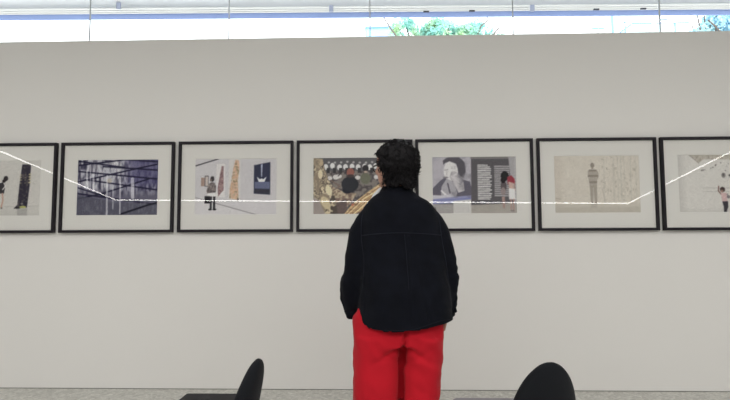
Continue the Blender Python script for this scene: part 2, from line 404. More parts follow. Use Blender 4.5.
def ph5():   # large black-and-white portrait beside text panels, two readers
    c = Canvas((122, 118, 122)); o = lambda x, y: (x-432.3, y-157)
    c.rect(0, 0, 80, 55, (88, 85, 90)); c.rect(0, 0, 40, 41, (158, 154, 164))
    n = c.noise(10, 8, 3)
    c.fill((c.X < 40)*np.clip((n-.45)*3, 0, 1)*(c.Y < 41), (138, 134, 148), .7)
    c.poly([o(432, 188), o(440, 180), o(446, 176), o(468, 181), o(471, 192), o(471, 200), o(432, 200)], (92, 88, 104))     # jacket
    c.ell(*o(457, 169), 7.5, 11, (112, 108, 118)); c.ell(*o(450, 171), 6.8, 9.6, (190, 187, 188)); c.ell(*o(453, 176), 4, 5, (160, 156, 160))                      # head, face
    c.poly([o(443, 165), o(442.6, 160.5), o(447, 157.6), o(458, 157.4), o(463, 162), o(464, 172), o(459.5, 177), o(457, 170), o(455.6, 164), o(449, 161.4), o(444.6, 163)], (84, 80, 90))
    c.ell(*o(445, 177), 2.6, .9, (120, 116, 122)); c.line([o(444, 170), o(447.5, 169.6)], .7, (130, 126, 132)); c.line([o(446.4, 171), o(446, 175)], .6, (150, 146, 150))
    c.poly([o(441, 186), o(446, 178), o(453, 182), o(456, 192), o(454, 200), o(440, 200)], (150, 147, 156)); c.line([o(447, 183), o(449, 192)], 1.4, (86, 82, 96)); c.line([o(441, 190), o(447, 196)], 1.6, (196, 193, 198))
    c.poly([o(450, 176), o(454, 173), o(462, 181), o(463, 190), o(457, 192)], (172, 168, 172))                               # hand
    for k in range(4): c.line([o(451.5+k*1.5, 176.5-k*.8), o(459+k*1.2, 184-k*1.2)], .55, (98, 94, 104)); c.line([o(450.8+k*1.5, 176-k*.9), o(458+k*1.3, 182.5-k*1.2)], .5, (204, 201, 203))
    c.poly([o(432, 197.5), o(450, 196), o(469, 194.5), o(469, 201), o(432, 203)], (124, 128, 172)); c.poly([o(432, 194), o(441, 194.5), o(452, 193), o(452, 196), o(432, 198)], (170, 168, 178)); c.line([o(432, 199.6), o(468, 197.4)], .8, (98, 104, 170))
    c.rect(*o(432, 203), *o(452, 213), (146, 142, 142)); c.poly([o(452, 200), o(469, 198.5), o(469, 213), o(452, 213)], (172, 170, 168))
    c.fill(np.clip((n-.5)*4, 0, 1)*((c.X > 18) & (c.X < 40) & (c.Y > 1) & (c.Y < 40)), (84, 80, 92), .35)
    c.rect(*o(469.5, 158), *o(516, 203.5), (86, 83, 88)); c.rect(*o(469, 157), *o(516, 159.2), (120, 116, 116))
    c.poly([o(469, 204), o(516, 202), o(516, 214), o(469, 214)], (146, 140, 132))
    c.poly([o(505, 157), o(516, 157), o(516, 204), o(509, 204)], (146, 143, 147)); 
    for y in range(159, 202, 3): c.line([o(511, y), o(515.4, y+.3)], .9, (188, 186, 186), .7)
    for i, y in enumerate(np.arange(165.3, 198, 1.72)):                                                                     # lines of text
        c.line([o(475.8, y), o(475.8+(9 if i == 0 else 13-2.4*rng.random()), y+.15)], .95, (198, 196, 196), .95)
    for i, y in enumerate(np.arange(166.5, 196, 1.9)): c.line([o(491.8, y), o(505.5, y+.15)], 1.0, (184, 181, 183), .75)
    # readers
    c.poly([o(498, 196), o(501, 196), o(501, 207), o(499, 207)], (150, 118, 112)); c.ell(*o(500, 186), 2.8, 5.5, (88, 78, 82)); c.ell(*o(499.5, 191), 2.3, 4, (132, 116, 116)); c.ell(*o(501.3, 176), 3.8, 4.6, (44, 36, 42)); c.ell(*o(499.6, 180), 2.3, 3, (48, 40, 44))
    c.poly([o(503.5, 177), o(507.6, 175.4), o(510.6, 179), o(511, 184), o(508, 183), o(503.8, 184)], (158, 48, 62)); c.poly([o(504.6, 181.5), o(509.6, 183), o(509.4, 189), o(505, 188)], (176, 144, 132)); c.line([o(510.6, 183), o(510.4, 190)], 1, (150, 112, 104))
    c.poly([o(505, 188), o(510.4, 188.5), o(510.6, 198.6), o(505, 198.6)], (208, 200, 196)); c.line([o(506.6, 198.6), o(506.8, 208)], 1.2, (162, 122, 114)); c.line([o(509.4, 198.6), o(509, 209)], 1.2, (162, 122, 114)); c.ell(*o(508, 209.5), 2, .7, (120, 108, 110))
    A = c.result(); return np.clip(125+(A-125)*1.12, 0, 255)
def ph6():   # faint figure standing in a pale scraped room
    c = Canvas((184, 176, 162)); o = lambda x, y: (x-554.3, y-156.8)
    n = c.noise(9, 5, 3); c.fill(np.clip((n-.5)*3, 0, 1), (192, 185, 172), .5); c.fill(np.clip((12-c.X)/12, 0, 1), (172, 160, 146), .5)
    c.fill(np.clip((c.Y-47)/3, 0, 1), (164, 157, 143), .8)
    c.line([(0, 47.5), (80, 46.5)], .5, (150, 142, 128), .7)
    for x, w in ((56, 1), (60, .8), (63, 1.6), (66, .8), (72, 1.2), (77, .9), (47, .7)):
        c.line([(x, 0), (x-.4, 46)], w, (166, 163, 150), .5)
    for k in range(70):
        x = 44+34*rng.random(); y = 44*rng.random(); c.ell(x, y, .35+.4*rng.random(), .4+1.2*rng.random(), (150, 143, 126), .55)
    c.line([(45, 32), (47, 45)], .5, (146, 138, 122), .6)
    c.line([(0, 41), (6, 41.6)], .8, (150, 138, 122), .7)
    c.ell(36.2, 9.3, 1.9, 2.5, (132, 122, 110)); c.rect(35.4, 11, 37, 13, (140, 128, 115))
    P = [(33, 13.4), (39.5, 13.4), (41.5, 16), (41.8, 21), (40.2, 23), (40, 28.5), (32.9, 28.5), (32.4, 22.5), (31.5, 20), (31.8, 15.4)]
    c.poly(P, (154, 144, 130)); m = c.pmask(P)
    for y in (14.4, 19.6, 25.6): c.fill(m & (abs(c.Y-y-.3*np.sin(c.X*3)) < .85), (122, 110, 100), .85)
    c.poly([(33, 28.5), (40, 28.5), (39.6, 45), (37.4, 45), (36.6, 33), (35.6, 45), (33.7, 45)], (148, 138, 124))
    c.line([(36.5, 31), (36.5, 44)], .7, (166, 158, 146)); c.rect(33.8, 45, 35.9, 46.4, (118, 108, 98)); c.rect(37.4, 45, 39.6, 46.4, (118, 108, 98))
    c.rect(33.8, 46.6, 39.4, 50, (148, 139, 126), .5)
    return c.result()
def ph7():   # child with a raised arm in a bare white room
    c = Canvas((186, 183, 177)); o = lambda x, y: (x-679.3, y-155.2)
    n = c.noise(7, 5, 2); c.fill(np.clip((n-.5)*3, 0, 1), (186, 184, 178), .6); c.fill(np.clip((8-c.X)/8, 0, 1), (160, 157, 152), .6)
    m = c.pmask([o(690, 155), o(760, 155), o(760, 162), o(730, 160), o(704, 159.5), o(699, 163)])
    c.mottle(m, [(160, 152, 138), (172, 164, 150), (148, 140, 126)], 40, 10)
    c.line([o(690, 155), o(699, 163.2)], .6, (130, 122, 112))
    c.fill(np.clip((c.Y-50)/5, 0, 1), (168, 166, 160), .6)
    c.line([o(702, 187), o(760, 187.6)], .45, (156, 153, 148)); c.line([o(702, 190.4), o(760, 191)], .4, (160, 157, 152))
    for x, y, r in ((701.5, 170.2, .7), (703, 170, .6), (704.5, 169.6, .4), (710, 168.2, .5), (712, 167.4, .6), (714.4, 165.6, .6), (715, 164.8, .5), (719.5, 163, .5), (725, 166.4, .4), (726.5, 164, .4), (723.5, 170.5, .5), (728.6, 171.8, .5)):
        c.ell(*o(x, y), r, r, (92, 84, 82))
    c.ell(*o(721.4, 175), 2, 2.5, (122, 118, 116)); c.ell(*o(721.4, 174.6), 1, 1.3, (88, 84, 84)); c.ell(*o(727.4, 175.2), 1.4, 1.3, (96, 92, 92))
    c.line([o(716.4, 185.5), o(716, 190), o(718.6, 193.4)], 1.1, (120, 84, 74)); c.ell(*o(719.8, 188.6), 2.4, 2.5, (66, 50, 48)); c.ell(*o(719.3, 190.2), 1.4, 1.3, (142, 104, 90))
    c.poly([o(718, 192), o(723.4, 191.6), o(723.8, 200), o(719.2, 200)], (190, 152, 152)); c.ell(*o(725, 195.6), 1.7, 1.5, (110, 100, 106)); c.ell(*o(724, 193.4), .8, 1, (140, 124, 124))
    c.poly([o(719, 200), o(724.2, 199.6), o(724.4, 205), o(722.6, 209.5), o(722.9, 211.6), o(720, 211.6), o(720.2, 205)], (58, 54, 62)); c.ell(*o(722, 211.6), 2.2, .7, (46, 42, 46))
    return c.result()

def grid_print(name, A, w, h, z0, parent):
    H, W = A.shape[:2]
    xs = np.linspace(-w/2, w/2, W); zs = np.linspace(z0+h/2, z0-h/2, H)
    co = np.zeros((H, W, 3)); co[..., 0] = xs[None, :]; co[..., 2] = zs[:, None]; co[..., 1] = -.0105
    idx = np.arange(H*W).reshape(H, W)
    q = np.stack([idx[1:, :-1], idx[1:, 1:], idx[:-1, 1:], idx[:-1, :-1]], -1).reshape(-1, 4)
    me = bpy.data.meshes.new(name)
    me.vertices.add(H*W); me.vertices.foreach_set('co', co.ravel())
    me.loops.add(q.size); me.loops.foreach_set('vertex_index', q.ravel())
    me.polygons.add(len(q)); me.polygons.foreach_set('loop_start', np.arange(0, q.size, 4)); me.polygons.foreach_set('loop_total', np.full(len(q), 4))
    me.update(); me.validate()
    at_ = me.color_attributes.new('ink', 'FLOAT_COLOR', 'POINT')
    g_ = A.mean(-1, keepdims=True); A = g_ + (A-g_)*.62
    L = np.clip(s2l(A)/KILL - .012, .012, .9)
    at_.data.foreach_set('color', np.concatenate([L, np.ones((H, W, 1))], -1).ravel())
    return link(name, me, M['print'], parent)

FW_, FH_, FB = .889, .702, .0185          # outer size, moulding face
OW, OH = .632, .430                       # mat opening
def moulding():
    bm = bmesh.new(); hw, hh = FW_/2, FH_/2
    prof = [(0, 0), (0, -.030), (.002, -.032), (FB-.002, -.032), (FB, -.030), (FB, -.016), (FB+.003, -.016), (FB+.003, 0)]   # (inset, y)
    rings = []
    for sx, sz in ((-1, -1), (1, -1), (1, 1), (-1, 1)):
        rings.append([bm.verts.new((sx*(hw-i), y, sz*(hh-i))) for i, y in prof])
    for k in range(4):
        a, b_ = rings[k], rings[(k+1) % 4]
        for i in range(len(prof)):
            j = (i+1) % len(prof); bm.faces.new((a[i], a[j], b_[j], b_[i]))
    return bm
def matboard():
    bm = bmesh.new(); hw, hh = FW_/2-.012, FH_/2-.012; iw, ih = OW/2, OH/2
    R = []
    for w, h, y in ((hw, hh, -.011), (hw, hh, -.0135), (iw+.002, ih+.002, -.0135), (iw, ih, -.011)):
        R.append([bm.verts.new((sx*w, y, sz*h)) for sx, sz in ((-1, -1), (1, -1), (1, 1), (-1, 1))])
    for a in range(4):
        b_ = (a+1) % 4
        for k in range(4):
            j = (k+1) % 4; f = bm.faces.new((R[a][k], R[a][j], R[b_][j], R[b_][k])); f.material_index = 1 if a == 2 else 0
    return bm
frames = [(-2.975, ph1, 'black framed photo of a dark column sculpture, cut by the left picture edge'),
          (-2.0435, ph2, 'black framed photo of dark crossing beams over a blue-grey wall'),
          (-1.1145, ph3, 'black framed photo of a visitor facing speckled sculptures and a blue screen'),
          (-.193, ph4, 'black framed photo of golden carved wood, half hidden behind the standing person'),
          (.722, ph5, 'black framed photo of a large portrait beside panels of text and readers'),
          (1.646, ph6, 'black framed pale beige photo of one faint standing figure'),
          (2.5715, ph7, 'black framed photo of a small child raising an arm, furthest right on the wall')]
ZF = 1.5315
f_m = g_m = m_m = b_m = None
for x, fn, lab in frames:
    t = thing('framed_photograph', lab, 'framed photo', (x*.9955, -.004, ZF), 0, 'framed photographs in a row on the wall')
    if f_m is None:
        f_m = obj('frame', moulding(), M['frame'], t); m_m = obj('mat', matboard(), [M['mat'], M['bevel']], t)
        b_m = bxo('backing', (-FW_/2+.01, -.008, -FH_/2+.01), (FW_/2-.01, -.002, FH_/2-.01), M['backing'], t)
        g_m = bxo('glass', (-FW_/2+.014, -.0185, -FH_/2+.014), (FW_/2-.014, -.0165, FH_/2-.014), M['glass'], t)
        g_m['label'] = 'clear glass'; m_m['label'] = 'wide off-white mat'
    else:
        for s in (f_m, m_m, b_m, g_m):
            c = s.copy(); COL.objects.link(c); c.parent = t
    A = fn()
    grid_print('print', A, OW, OH, 0, t)

# ------------------------------------------------------------------ long light line on the rear wall (seen as the bright line in every pane)
ypl = -.022                                   # front of the panes mirrors the room
def mirror(px, py, yreal):
    p = at(px, py, 2*ypl-yreal); return Vector((p.x, yreal, p.z))
yl = YR+.09
pts = [mirror(-18, 143.5, yl), mirror(116, 200, yl), mirror(628, 203.4, yl), mirror(741, 146.5, yl)]
t = thing('light_line', 'long bent white light tube on the rear wall, mirrored in the picture glass', 'light', (0, yl, 0))
for a, c in zip(pts, pts[1:]):
    bm = bmesh.new(); off = Vector((0, yl, 0)); tube(bm, [a-off, c-off], .0075 if abs(a.z-c.z) < .1 else .0105, 10); obj('tube', bm, M['led'], t, True)
    for k in (.05, .5, .95):
        p = a.lerp(c, k)-off; bxo('wall_clip', p+Vector((-.015, -.0895, -.03)), p+Vector((.015, -.010, .03)), M['clip'], t)

# ------------------------------------------------------------------ outdoors through the high glass
M['soffit'] = mat('soffit_panel', (.70, .71, .73, 1), .8, .2, nscale=.7, namt=.06)
M['beam'] = mat('blue_grey_beam', lin(150, 168, 215), .6, .3)
M['rail'] = mat('canopy_rail', (.75, .74, .72, 1), .5, .4)
M['bracket'] = mat('bracket_steel', lin(150, 155, 175), .5, .4)
M['dark'] = mat('dark_clip', (.04, .04, .05, 1), .6, .3)
M['bark'] = mat('bark', (.12, .10, .09, 1), .9, .1, nscale=14, namt=.3)
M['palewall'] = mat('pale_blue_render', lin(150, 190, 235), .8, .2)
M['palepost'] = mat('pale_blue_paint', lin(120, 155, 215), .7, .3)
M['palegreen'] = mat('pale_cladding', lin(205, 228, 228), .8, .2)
M['ground'] = mat('pale_paving', (.55, .54, .52, 1), .9, .1)
def leafmat(name, a, b_):
    m = bpy.data.materials.new(name); m.use_nodes = True; nt = m.node_tree; pb = nt.nodes['Principled BSDF']
    tc = nt.nodes.new('ShaderNodeTexCoord'); n = nt.nodes.new('ShaderNodeTexNoise'); n.inputs['Scale'].default_value = 2.2; n.inputs['Detail'].default_value = 3
    nt.links.new(tc.outputs['Object'], n.inputs['Vector'])
    c = nt.nodes.new('ShaderNodeValToRGB'); c.color_ramp.elements[0].position = .4; c.color_ramp.elements[1].position = .62
    c.color_ramp.elements[0].color = a; c.color_ramp.elements[1].color = b_
    nt.links.new(n.outputs['Fac'], c.inputs[0]); nt.links.new(c.outputs[0], pb.inputs['Base Color'])
    pb.inputs['Roughness'].default_value = .7; pb.inputs['Specular IOR Level'].default_value = .2
    pb.inputs['Subsurface Weight'].default_value = 0
    tr = nt.nodes.new('ShaderNodeBsdfTranslucent'); nt.links.new(c.outputs[0], tr.inputs[0])
    mx = nt.nodes.new('ShaderNodeMixShader'); mx.inputs[0].default_value = .45
    nt.links.new(pb.outputs[0], mx.inputs[1]); nt.links.new(tr.outputs[0], mx.inputs[2]); nt.links.new(mx.outputs[0], nt.nodes['Material Output'].inputs[0])
    return m
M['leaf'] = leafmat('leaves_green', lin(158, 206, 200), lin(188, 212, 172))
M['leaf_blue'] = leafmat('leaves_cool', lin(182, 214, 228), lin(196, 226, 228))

YB = 2.5
cnp = thing('canopy', 'white outdoor canopy with blue-grey edge beam above the high glass', 'canopy', (0, YB, 0), math.radians(1.2))
zb0 = at(365, 17.5, YB).z; zb1 = at(365, 12.3, YB).z
def local(a): return (a[0], a[1]-YB, a[2])
def cbx(name, a, b_, m, bev=0): return bxo(name, local(a), local(b_), m, cnp, bev)
cbx('beam', (-8, YB, zb0), (8, YB+.02, zb1+.02), M['beam'])
zs = zb1+.07
cbx('soffit', (-8, YB-2.4, zs), (8, YB+.2, zs+.12), M['soffit'])
cbx('fascia', (-8, YB-.02, zb1+.0), (8, YB+.02, zs+.02), M['soffit'])
for py, dy in ((11.2, .06), (9.4, .11), (7.2, .16)):
    z = at(365, py, YB-dy).z; bm = bmesh.new(); tube(bm, [(-8, -dy, z), (8, -dy, z)], .012, 8); obj('rail', bm, M['rail'], cnp, True)
for px, py in ((121, 8), (331, 9), (533, 6.5)):
    p, q = at(px, py+3.4, YB-.19), at(px, py-3, YB-.19); cbx('bracket', (p.x-.026, YB-.205, p.z), (p.x+.026, YB-.18, q.z), M['bracket'], .003)
for px, py in ((426, 11.2), (472, 10), (598, 7.3), (646, 6.2)):
    p = at(px, py, YB-.2); cbx('clip', (p.x-.035, YB-.21, p.z-.008), (p.x+.035, YB-.19, p.z+.008), M['dark'], .002)

def leaf_cloud(bm, n, inside, size, seedn):
    rnd = random.Random(seedn)
    k = 0
    while k < n:
        p = inside(rnd)
        if p is None: continue
        k += 1
        a = Vector((rnd.gauss(0, 1), rnd.gauss(0, 1), rnd.gauss(0, 1))).normalized(); b_ = a.orthogonal().normalized()
        b_ = (Matrix.Rotation(rnd.random()*6.28, 3, a) @ b_); c_ = a.cross(b_); s = size*(.6+.8*rnd.random())
        v = [bm.verts.new(p+b_*s), bm.verts.new(p+c_*s*.45+a*s*.12), bm.verts.new(p-b_*s), bm.verts.new(p-c_*s*.45+a*s*.12)]
        bm.faces.new((v[0], v[1], v[2])); bm.faces.new((v[0], v[2], v[3]))
def tree(px_c, Yt, blobs, label, m, n, seedn, branches=(), size=.07):
    base = at(px_c, 200, Yt); base.z = 0
    t = thing('tree', label, 'tree', base)
    B = [(at(px, py, Yt)+Vector((0, dy, 0))-base, r) for px, py, dy, r in blobs]
    W = [r**3 for _, r in B]
    def inside(rnd):
        c, r = rnd.choices(B, W)[0]
        d = Vector((rnd.gauss(0, 1), rnd.gauss(0, 1), rnd.gauss(0, 1))).normalized()*r*(rnd.random()**.45)
        p = c+d*1.0
        if noise.noise(p*2.6) < -.16: return None
        return p
    bm = bmesh.new(); leaf_cloud(bm, n, inside, size, seedn); obj('foliage', bm, m, t)
    top = max(c.z for c, _ in B)
    bm = bmesh.new(); tube(bm, [(0, 0, 0), (.06, 0, top*.3), (-.05, .05, top*.6), (0, 0, top*.8)], [.16, .13, .10, .06], 10); obj('trunk', bm, M['bark'], t, True)
    for br in branches:
        P = [at(px, py, Yt-.3)-base for px, py in br]
        P = [Vector((0, 0, P[0].z-1.2))] + P if len(br) > 1 else P
        bm = bmesh.new(); tube(bm, P, [.05]+[.022-.003*k for k in range(len(P)-1)], 6); obj('branch', bm, M['bark'], t, True)
    for c, r in B:
        bm = bmesh.new(); tube(bm, [(0, 0, top*.55), (c*.6)+Vector((0, 0, top*.25)), c], [.06, .035, .012], 6); obj('branch', bm, M['bark'], t, True)
    return t
tree(440, 8.0, [(396, 22, 0, .19), (404, 19, .1, .24), (412, 20, .2, .18), (398, 32, 0, .24), (410, 34, .2, .34), (428, 28, .1, .22), (436, 24, 0, .27), (444, 28, .2, .27), (433, 36, .3, .4), (455, 33, .2, .24), (466, 30, 0, .21), (474, 27, .1, .24), (481, 31, .1, .24), (470, 40, 0, .4), (490, 33.5, 0, .15), (500, 36, 0, .13), (450, 20, .1, .09), (455, 18, .1, .08), (445, 42, 0, .5)],
     'leafy green tree outside the high glass above the person', M['leaf'], 6500, 3,
     branches=([(399, 40), (391, 29), (384, 18)], [(478, 34), (481, 26), (488, 20), (487, 15)], [(494, 34), (497, 30), (499, 28)]), size=.05)
tree(720, 8.4, [(716, 14, 0, .34), (727, 13, .2, .34), (704, 15, 0, .26), (697, 13, 0, .18), (710, 22, 0, .3), (722, 22, .2, .35), (732, 20, 0, .35), (692, 25, 0, .18), (700, 27, 0, .22), (716, 30, .1, .35), (740, 24, 0, .5), (730, 40, 0, .5)],
     'pale bluish tree outside the high glass at the far right', M['leaf_blue'], 2000, 9, branches=([(722, 34), (714, 25), (708, 20)],), size=.065)

g = at(381, 26.5, 9.5); gl = at(366, 26.5, 9.5); gr = at(398, 26.5, 9.5)
t = thing('building', 'pale blue box building outside the glass, left of the leafy tree', 'building', (g.x, 9.5, 0))
bxo('wall', (gl.x-g.x, 0, 0), (gr.x-g.x, 1.6, g.z-.04), M['palewall'], t); bxo('roof_edge', (gl.x-g.x-.03, -.03, g.z-.04), (gr.x-g.x+.03, 1.63, g.z), M['palepost'], t)
# pale rooftop building at the right
gz = at(640, 24, 10).z; ga = at(629, 24, 10).x; gb = at(688, 24, 10).x
t = thing('building', 'washed-out pale building with a sloped eave outside the glass, between the thin posts', 'building', (ga, 10, 0))
bm = bmesh.new(); zz = at(632, 32, 10).z
loft(bm, [[(-.25, y, 0), (gb-ga, y, 0), (gb-ga, y, gz-.02), (.06, y, gz-.02), (-.25, y, zz)] for y in (0, 1.5)]); obj('wall', bm, M['palegreen'], t)
bm = bmesh.new(); tube(bm, [(-.32, -.04, zz-.05), (.06, -.04, gz), (gb-ga, -.04, gz)], .022, 6); obj('eave', bm, M['palepost'], t)
for px, y0, w, lab in ((612, 12, .05, 'thick pale blue post outside the glass, left of the pale sloped building'),
                       (625, 22.5, .028, 'short thin blue post outside the glass, in front of the sloped eave'),
                       (675, 24, .028, 'short thin blue post outside the glass, left of the bluish tree')):
    p = at(px, y0, 7.5); t = thing('post', lab, 'post', (p.x, 7.5, 0))
    bxo('shaft', (-w/2*1.0, -w/2, .06), (w/2, w/2, p.z), M['palepost'], t, .004); bxo('cap', (-w/2-.008, -w/2-.008, p.z), (w/2+.008, w/2+.008, p.z+.015), M['palepost'], t); bxo('base', (-w-.03, -w-.03, 0), (w+.03, w+.03, .06), M['palepost'], t)
p0 = at(592, 28.3, 9); p1 = at(604, 28.3, 9)
t = thing('street_sign', 'small dark horizontal bar on a pole outside the glass, left of the thick post', 'sign', ((p0.x+p1.x)/2, 9, 0))
hw = (p1.x-p0.x)/2; bxo('bar', (-hw, -.02, p0.z-.022), (hw, .02, p0.z+.022), M['palepost'], t, .003); bm = bmesh.new(); tube(bm, [(0, 0, 0), (0, 0, p0.z-.02)], .02, 8); obj('pole', bm, M['palegreen'], t, True)
p0 = at(649, 24, 7.5); p1 = at(663, 19.5, 7.5)
t = thing('street_lamp', 'thin slanted lamp arm on a pole outside the glass at right', 'lamp', (p0.x, 7.5, 0))
bm = bmesh.new(); tube(bm, [(0, 0, 0), (0, 0, p0.z-.1), (.03, 0, p0.z-.02), (p1.x-p0.x, 0, p1.z)], [.022, .016, .014, .012], 8); obj('pole', bm, M['palegreen'], t, True)
bxo('head', (p1.x-p0.x-.06, -.04, p1.z-.012), (p1.x-p0.x+.1, .04, p1.z+.02), M['bracket'], t, .006)
struct(bxo('floor_outside', (-30, .25, -.2), (30, 40, -.005), M['ground']))

# ------------------------------------------------------------------ chairs
def chair_shell():
    bm = bmesh.new(); NU, NV = 33, 41
    z0, z1, zm, W = .22, .647, .285, .147
    def P(u, v, side):
        # v runs bottom -> top along an even arc
        z = z0+(z1-z0)*math.sin(v*PI/2) if v > .0 else z0
        tt = max(0, (z-zm)/(z1-zm)); w = W*math.sqrt(max(0, 1-tt**2.25))
        if z < zm: w = W*(.86+.14*math.sin(PI/2*(z-z0)/(zm-z0)))
        la = u*w
        th = .066*math.sqrt(max(.01, 1-abs(u)**3.5))*math.sqrt(max(.01, 1-tt**9))
        x = -.178-.19*(z-.42)+2.7*la*la
        nrm = Vector((1, -5.4*la, .19)).normalized()
        return Vector((x, la, z)) + nrm*(th/2 if side else -th/2)
    F_ = [[bm.verts.new(P(-1+2*i/(NU-1), j/(NV-1), 1)) for i in range(NU)] for j in range(NV)]
    B_ = [[bm.verts.new(P(-1+2*i/(NU-1), j/(NV-1), 0)) for i in range(NU)] for j in range(NV)]
    for j in range(NV-1):
        for i in range(NU-1):
            bm.faces.new((F_[j][i], F_[j][i+1], F_[j+1][i+1], F_[j+1][i])); bm.faces.new((B_[j][i], B_[j+1][i], B_[j+1][i+1], B_[j][i+1]))
    for j in range(NV-1):
        bm.faces.new((F_[j][0], F_[j+1][0], B_[j+1][0], B_[j][0])); bm.faces.new((F_[j][-1], B_[j][-1], B_[j+1][-1], F_[j+1][-1]))
    for i in range(NU-1):
        bm.faces.new((F_[0][i], B_[0][i], B_[0][i+1], F_[0][i+1])); bm.faces.new((F_[-1][i], F_[-1][i+1], B_[-1][i+1], B_[-1][i]))
    bmesh.ops.remove_doubles(bm, verts=bm.verts[:], dist=.0004)
    return bm
def chair_seat():
    bm = bmesh.new(); rings = []
    for z, s in ((.235, .86), (.245, .97), (.27, 1), (.295, .985), (.31, .94), (.316, .8), (.318, .4)):
        ring = []
        for k in range(48):
            a = 2*PI*k/48; c_, s_ = math.cos(a), math.sin(a)
            ring.append((.0+.225*s*math.copysign(abs(c_)**.62, c_), .205*s*math.copysign(abs(s_)**.62, s_), z))
        rings.append(ring)
    return loft(bm, rings)
def board(x0, y0, x1, y1, z0, z1, r=.03):
    bm = bmesh.new(); P = []
    for cx, cy, a0 in ((x1-r, y1-r, 0), (x0+r, y1-r, 90), (x0+r, y0+r, 180), (x1-r, y0+r, 270)):
        for k in range(7):
            a = math.radians(a0+15*k); P.append((cx+r*math.cos(a), cy+r*math.sin(a)))
    cxm, cym = (x0+x1)/2, (y0+y1)/2
    e = .004
    def sc(d, z): return [(cxm+(x-cxm)*(1-d/(abs(x1-x0)/2)), cym+(y-cym)*(1-d/(abs(y1-y0)/2)), z) for x, y in P]
    return loft(bm, [sc(e, z0), sc(0, z0+e), sc(0, z1-e), sc(e, z1)])
def leg(sx, sy):
    bm = bmesh.new(); tube(bm, [(sx*.15, sy*.14, .235), (sx*.19, sy*.18, .02), (sx*.192, sy*.182, 0)], [.014, .010, .013], 10); return bm
def build_chair(label, loc, rz, arm, arm_m, arm_label, stalk):
    t = thing('lounge_chair', label, 'chair', loc, rz, 'black lounge chairs in front of the photographer')
    obj('backrest', chair_shell(), M['chair'], t, True); obj('seat', chair_seat(), M['chair'], t, True)
    for sx in (-1, 1):
        for sy in (-1, 1): obj('leg', leg(sx, sy), M['chrome'], t, True)
    a = obj('writing_tablet', arm, arm_m, t); a['label'] = arm_label
    bm = bmesh.new(); tube(bm, stalk, .011, 10); obj('tablet_support', bm, M['chair_plastic'], t, True)
    return t
# left chair faces left; its tablet lies along the far side
lc = Vector((-.722, -1.757, 0))
pl, pr = at(183.5, 396, -1.58), at(238, 396, -1.58)
zt = at(210, 393.2, -1.545).z
x0l, x1l = -(pr.x-lc.x), -(pl.x-lc.x)          # local x is mirrored by the half turn
y0l, y1l = -(-1.545-lc.y), -(-1.66-lc.y)
build_chair('black lounge chair seen in profile, facing left with its dark tablet in front', lc, PI,
            board(x0l, y0l, x1l, y1l, zt-.034, zt, .012), M['chair_plastic'], 'black writing tablet',
            [(x0l+.08, (y0l+y1l)/2, zt-.03), (x0l+.06, (y0l+y1l)/2, .33), (x0l+.06, (y0l+y1l)/2+.05, .27)])
# right chair turned further away; grey tablet swung level across its front
al = math.radians(84)
sp = at(547, 392, -1.757)
face = Vector((-math.cos(al), math.sin(al), 0))
rc = Vector((sp.x, -1.757, 0)) + face*.18
rz = math.atan2(face.y, face.x)
Mi = Matrix.Rotation(-rz, 3, 'Z')
ql, qr = at(452.5, 397.6, -1.6), at(520, 397.6, -1.6)
bm = board(ql.x-rc.x, -1.76-rc.y, qr.x-rc.x, -1.60-rc.y, ql.z-.02, ql.z, .02)
for v in bm.verts: v.co = Mi @ v.co
cen = Mi @ Vector(((ql.x+qr.x)/2-rc.x, -1.68-rc.y, ql.z-.02))
build_chair('black lounge chair with rounded back toward us and a grey tablet at its left', rc, rz, bm, M['tablet'], 'flat grey writing tablet',
            [cen, cen+Vector((0, -.04, -.06)), Vector((cen.x-.01, cen.y-.06, .29))])

# ------------------------------------------------------------------ the person
YP = -1.357
org = at(397, 300, YP); OX = org.x
person = thing('person', 'person with dark curly hair, black jacket and red trousers, seen from behind', 'person', (OX, YP, 0))
def T(px, py, dy=0.0):
    p = at(px, py, YP); return Vector((p.x-OX, dy, p.z))
def sring(cx, cy, z, a, bq, n=56, e=2.5):
    out = []
    for k in range(n):
        th = 2*PI*k/n; c_, s_ = math.cos(th), math.sin(th)
        zz = z(cx+a*c_, s_) if callable(z) else z
        out.append(Vector((cx+a*math.copysign(abs(c_)**(2/e), c_), cy+bq*math.copysign(abs(s_)**(2/e), s_), zz)))
    return out

# --- head frame: turned to the left, looking at the photograph in front
HA = math.radians(31)
HC = T(392.3, 165.5, .03)
HF = Vector((-math.sin(HA), math.cos(HA), 0)); HL = Vector((-math.cos(HA), -math.sin(HA), 0)); HU = Vector((0, 0, 1))
HM = Matrix((HF, HL, HU)).transposed()          # local (fwd, left, up) -> person space
def H(f_, l_, u_): return HC + HF*f_ + HL*l_ + HU*u_

# --- body: one continuous surface
bm = bmesh.new()
ball(bm, H(0, 0, .02), (.093, .074, .092), 3, HM)                # skull
ball(bm, H(.028, 0, -.045), (.062, .058, .068), 3, HM)           # jaw
ball(bm, H(.072, 0, -.088), (.02, .026, .018), 2, HM)            # chin
ball(bm, H(.07, 0, .035), (.026, .05, .03), 2, HM)               # brow
for s in (-1, 1):
    ball(bm, H(.062, s*.037, -.022), (.026, .022, .022), 2, HM)   # cheek
    ball(bm, H(-.004, s*.077, -.008), (.017, .008, .031), 2, HM)  # ear
    ball(bm, H(-.016, s*.081, -.002), (.006, .009, .026), 2, HM)
tube(bm, [H(.088, 0, .018), H(.101, 0, -.005), H(.112, 0, -.026), H(.094, 0, -.035)], [.009, .010, .013, .010], 10)   # nose
for s in (-1, 1): ball(bm, H(.096, s*.011, -.031), (.010, .008, .007), 2, HM)
ball(bm, H(.088, 0, -.056), (.012, .024, .007), 2, HM); ball(bm, H(.087, 0, -.066), (.012, .021, .007), 2, HM)       # lips
nb = T(396, 196, 0)
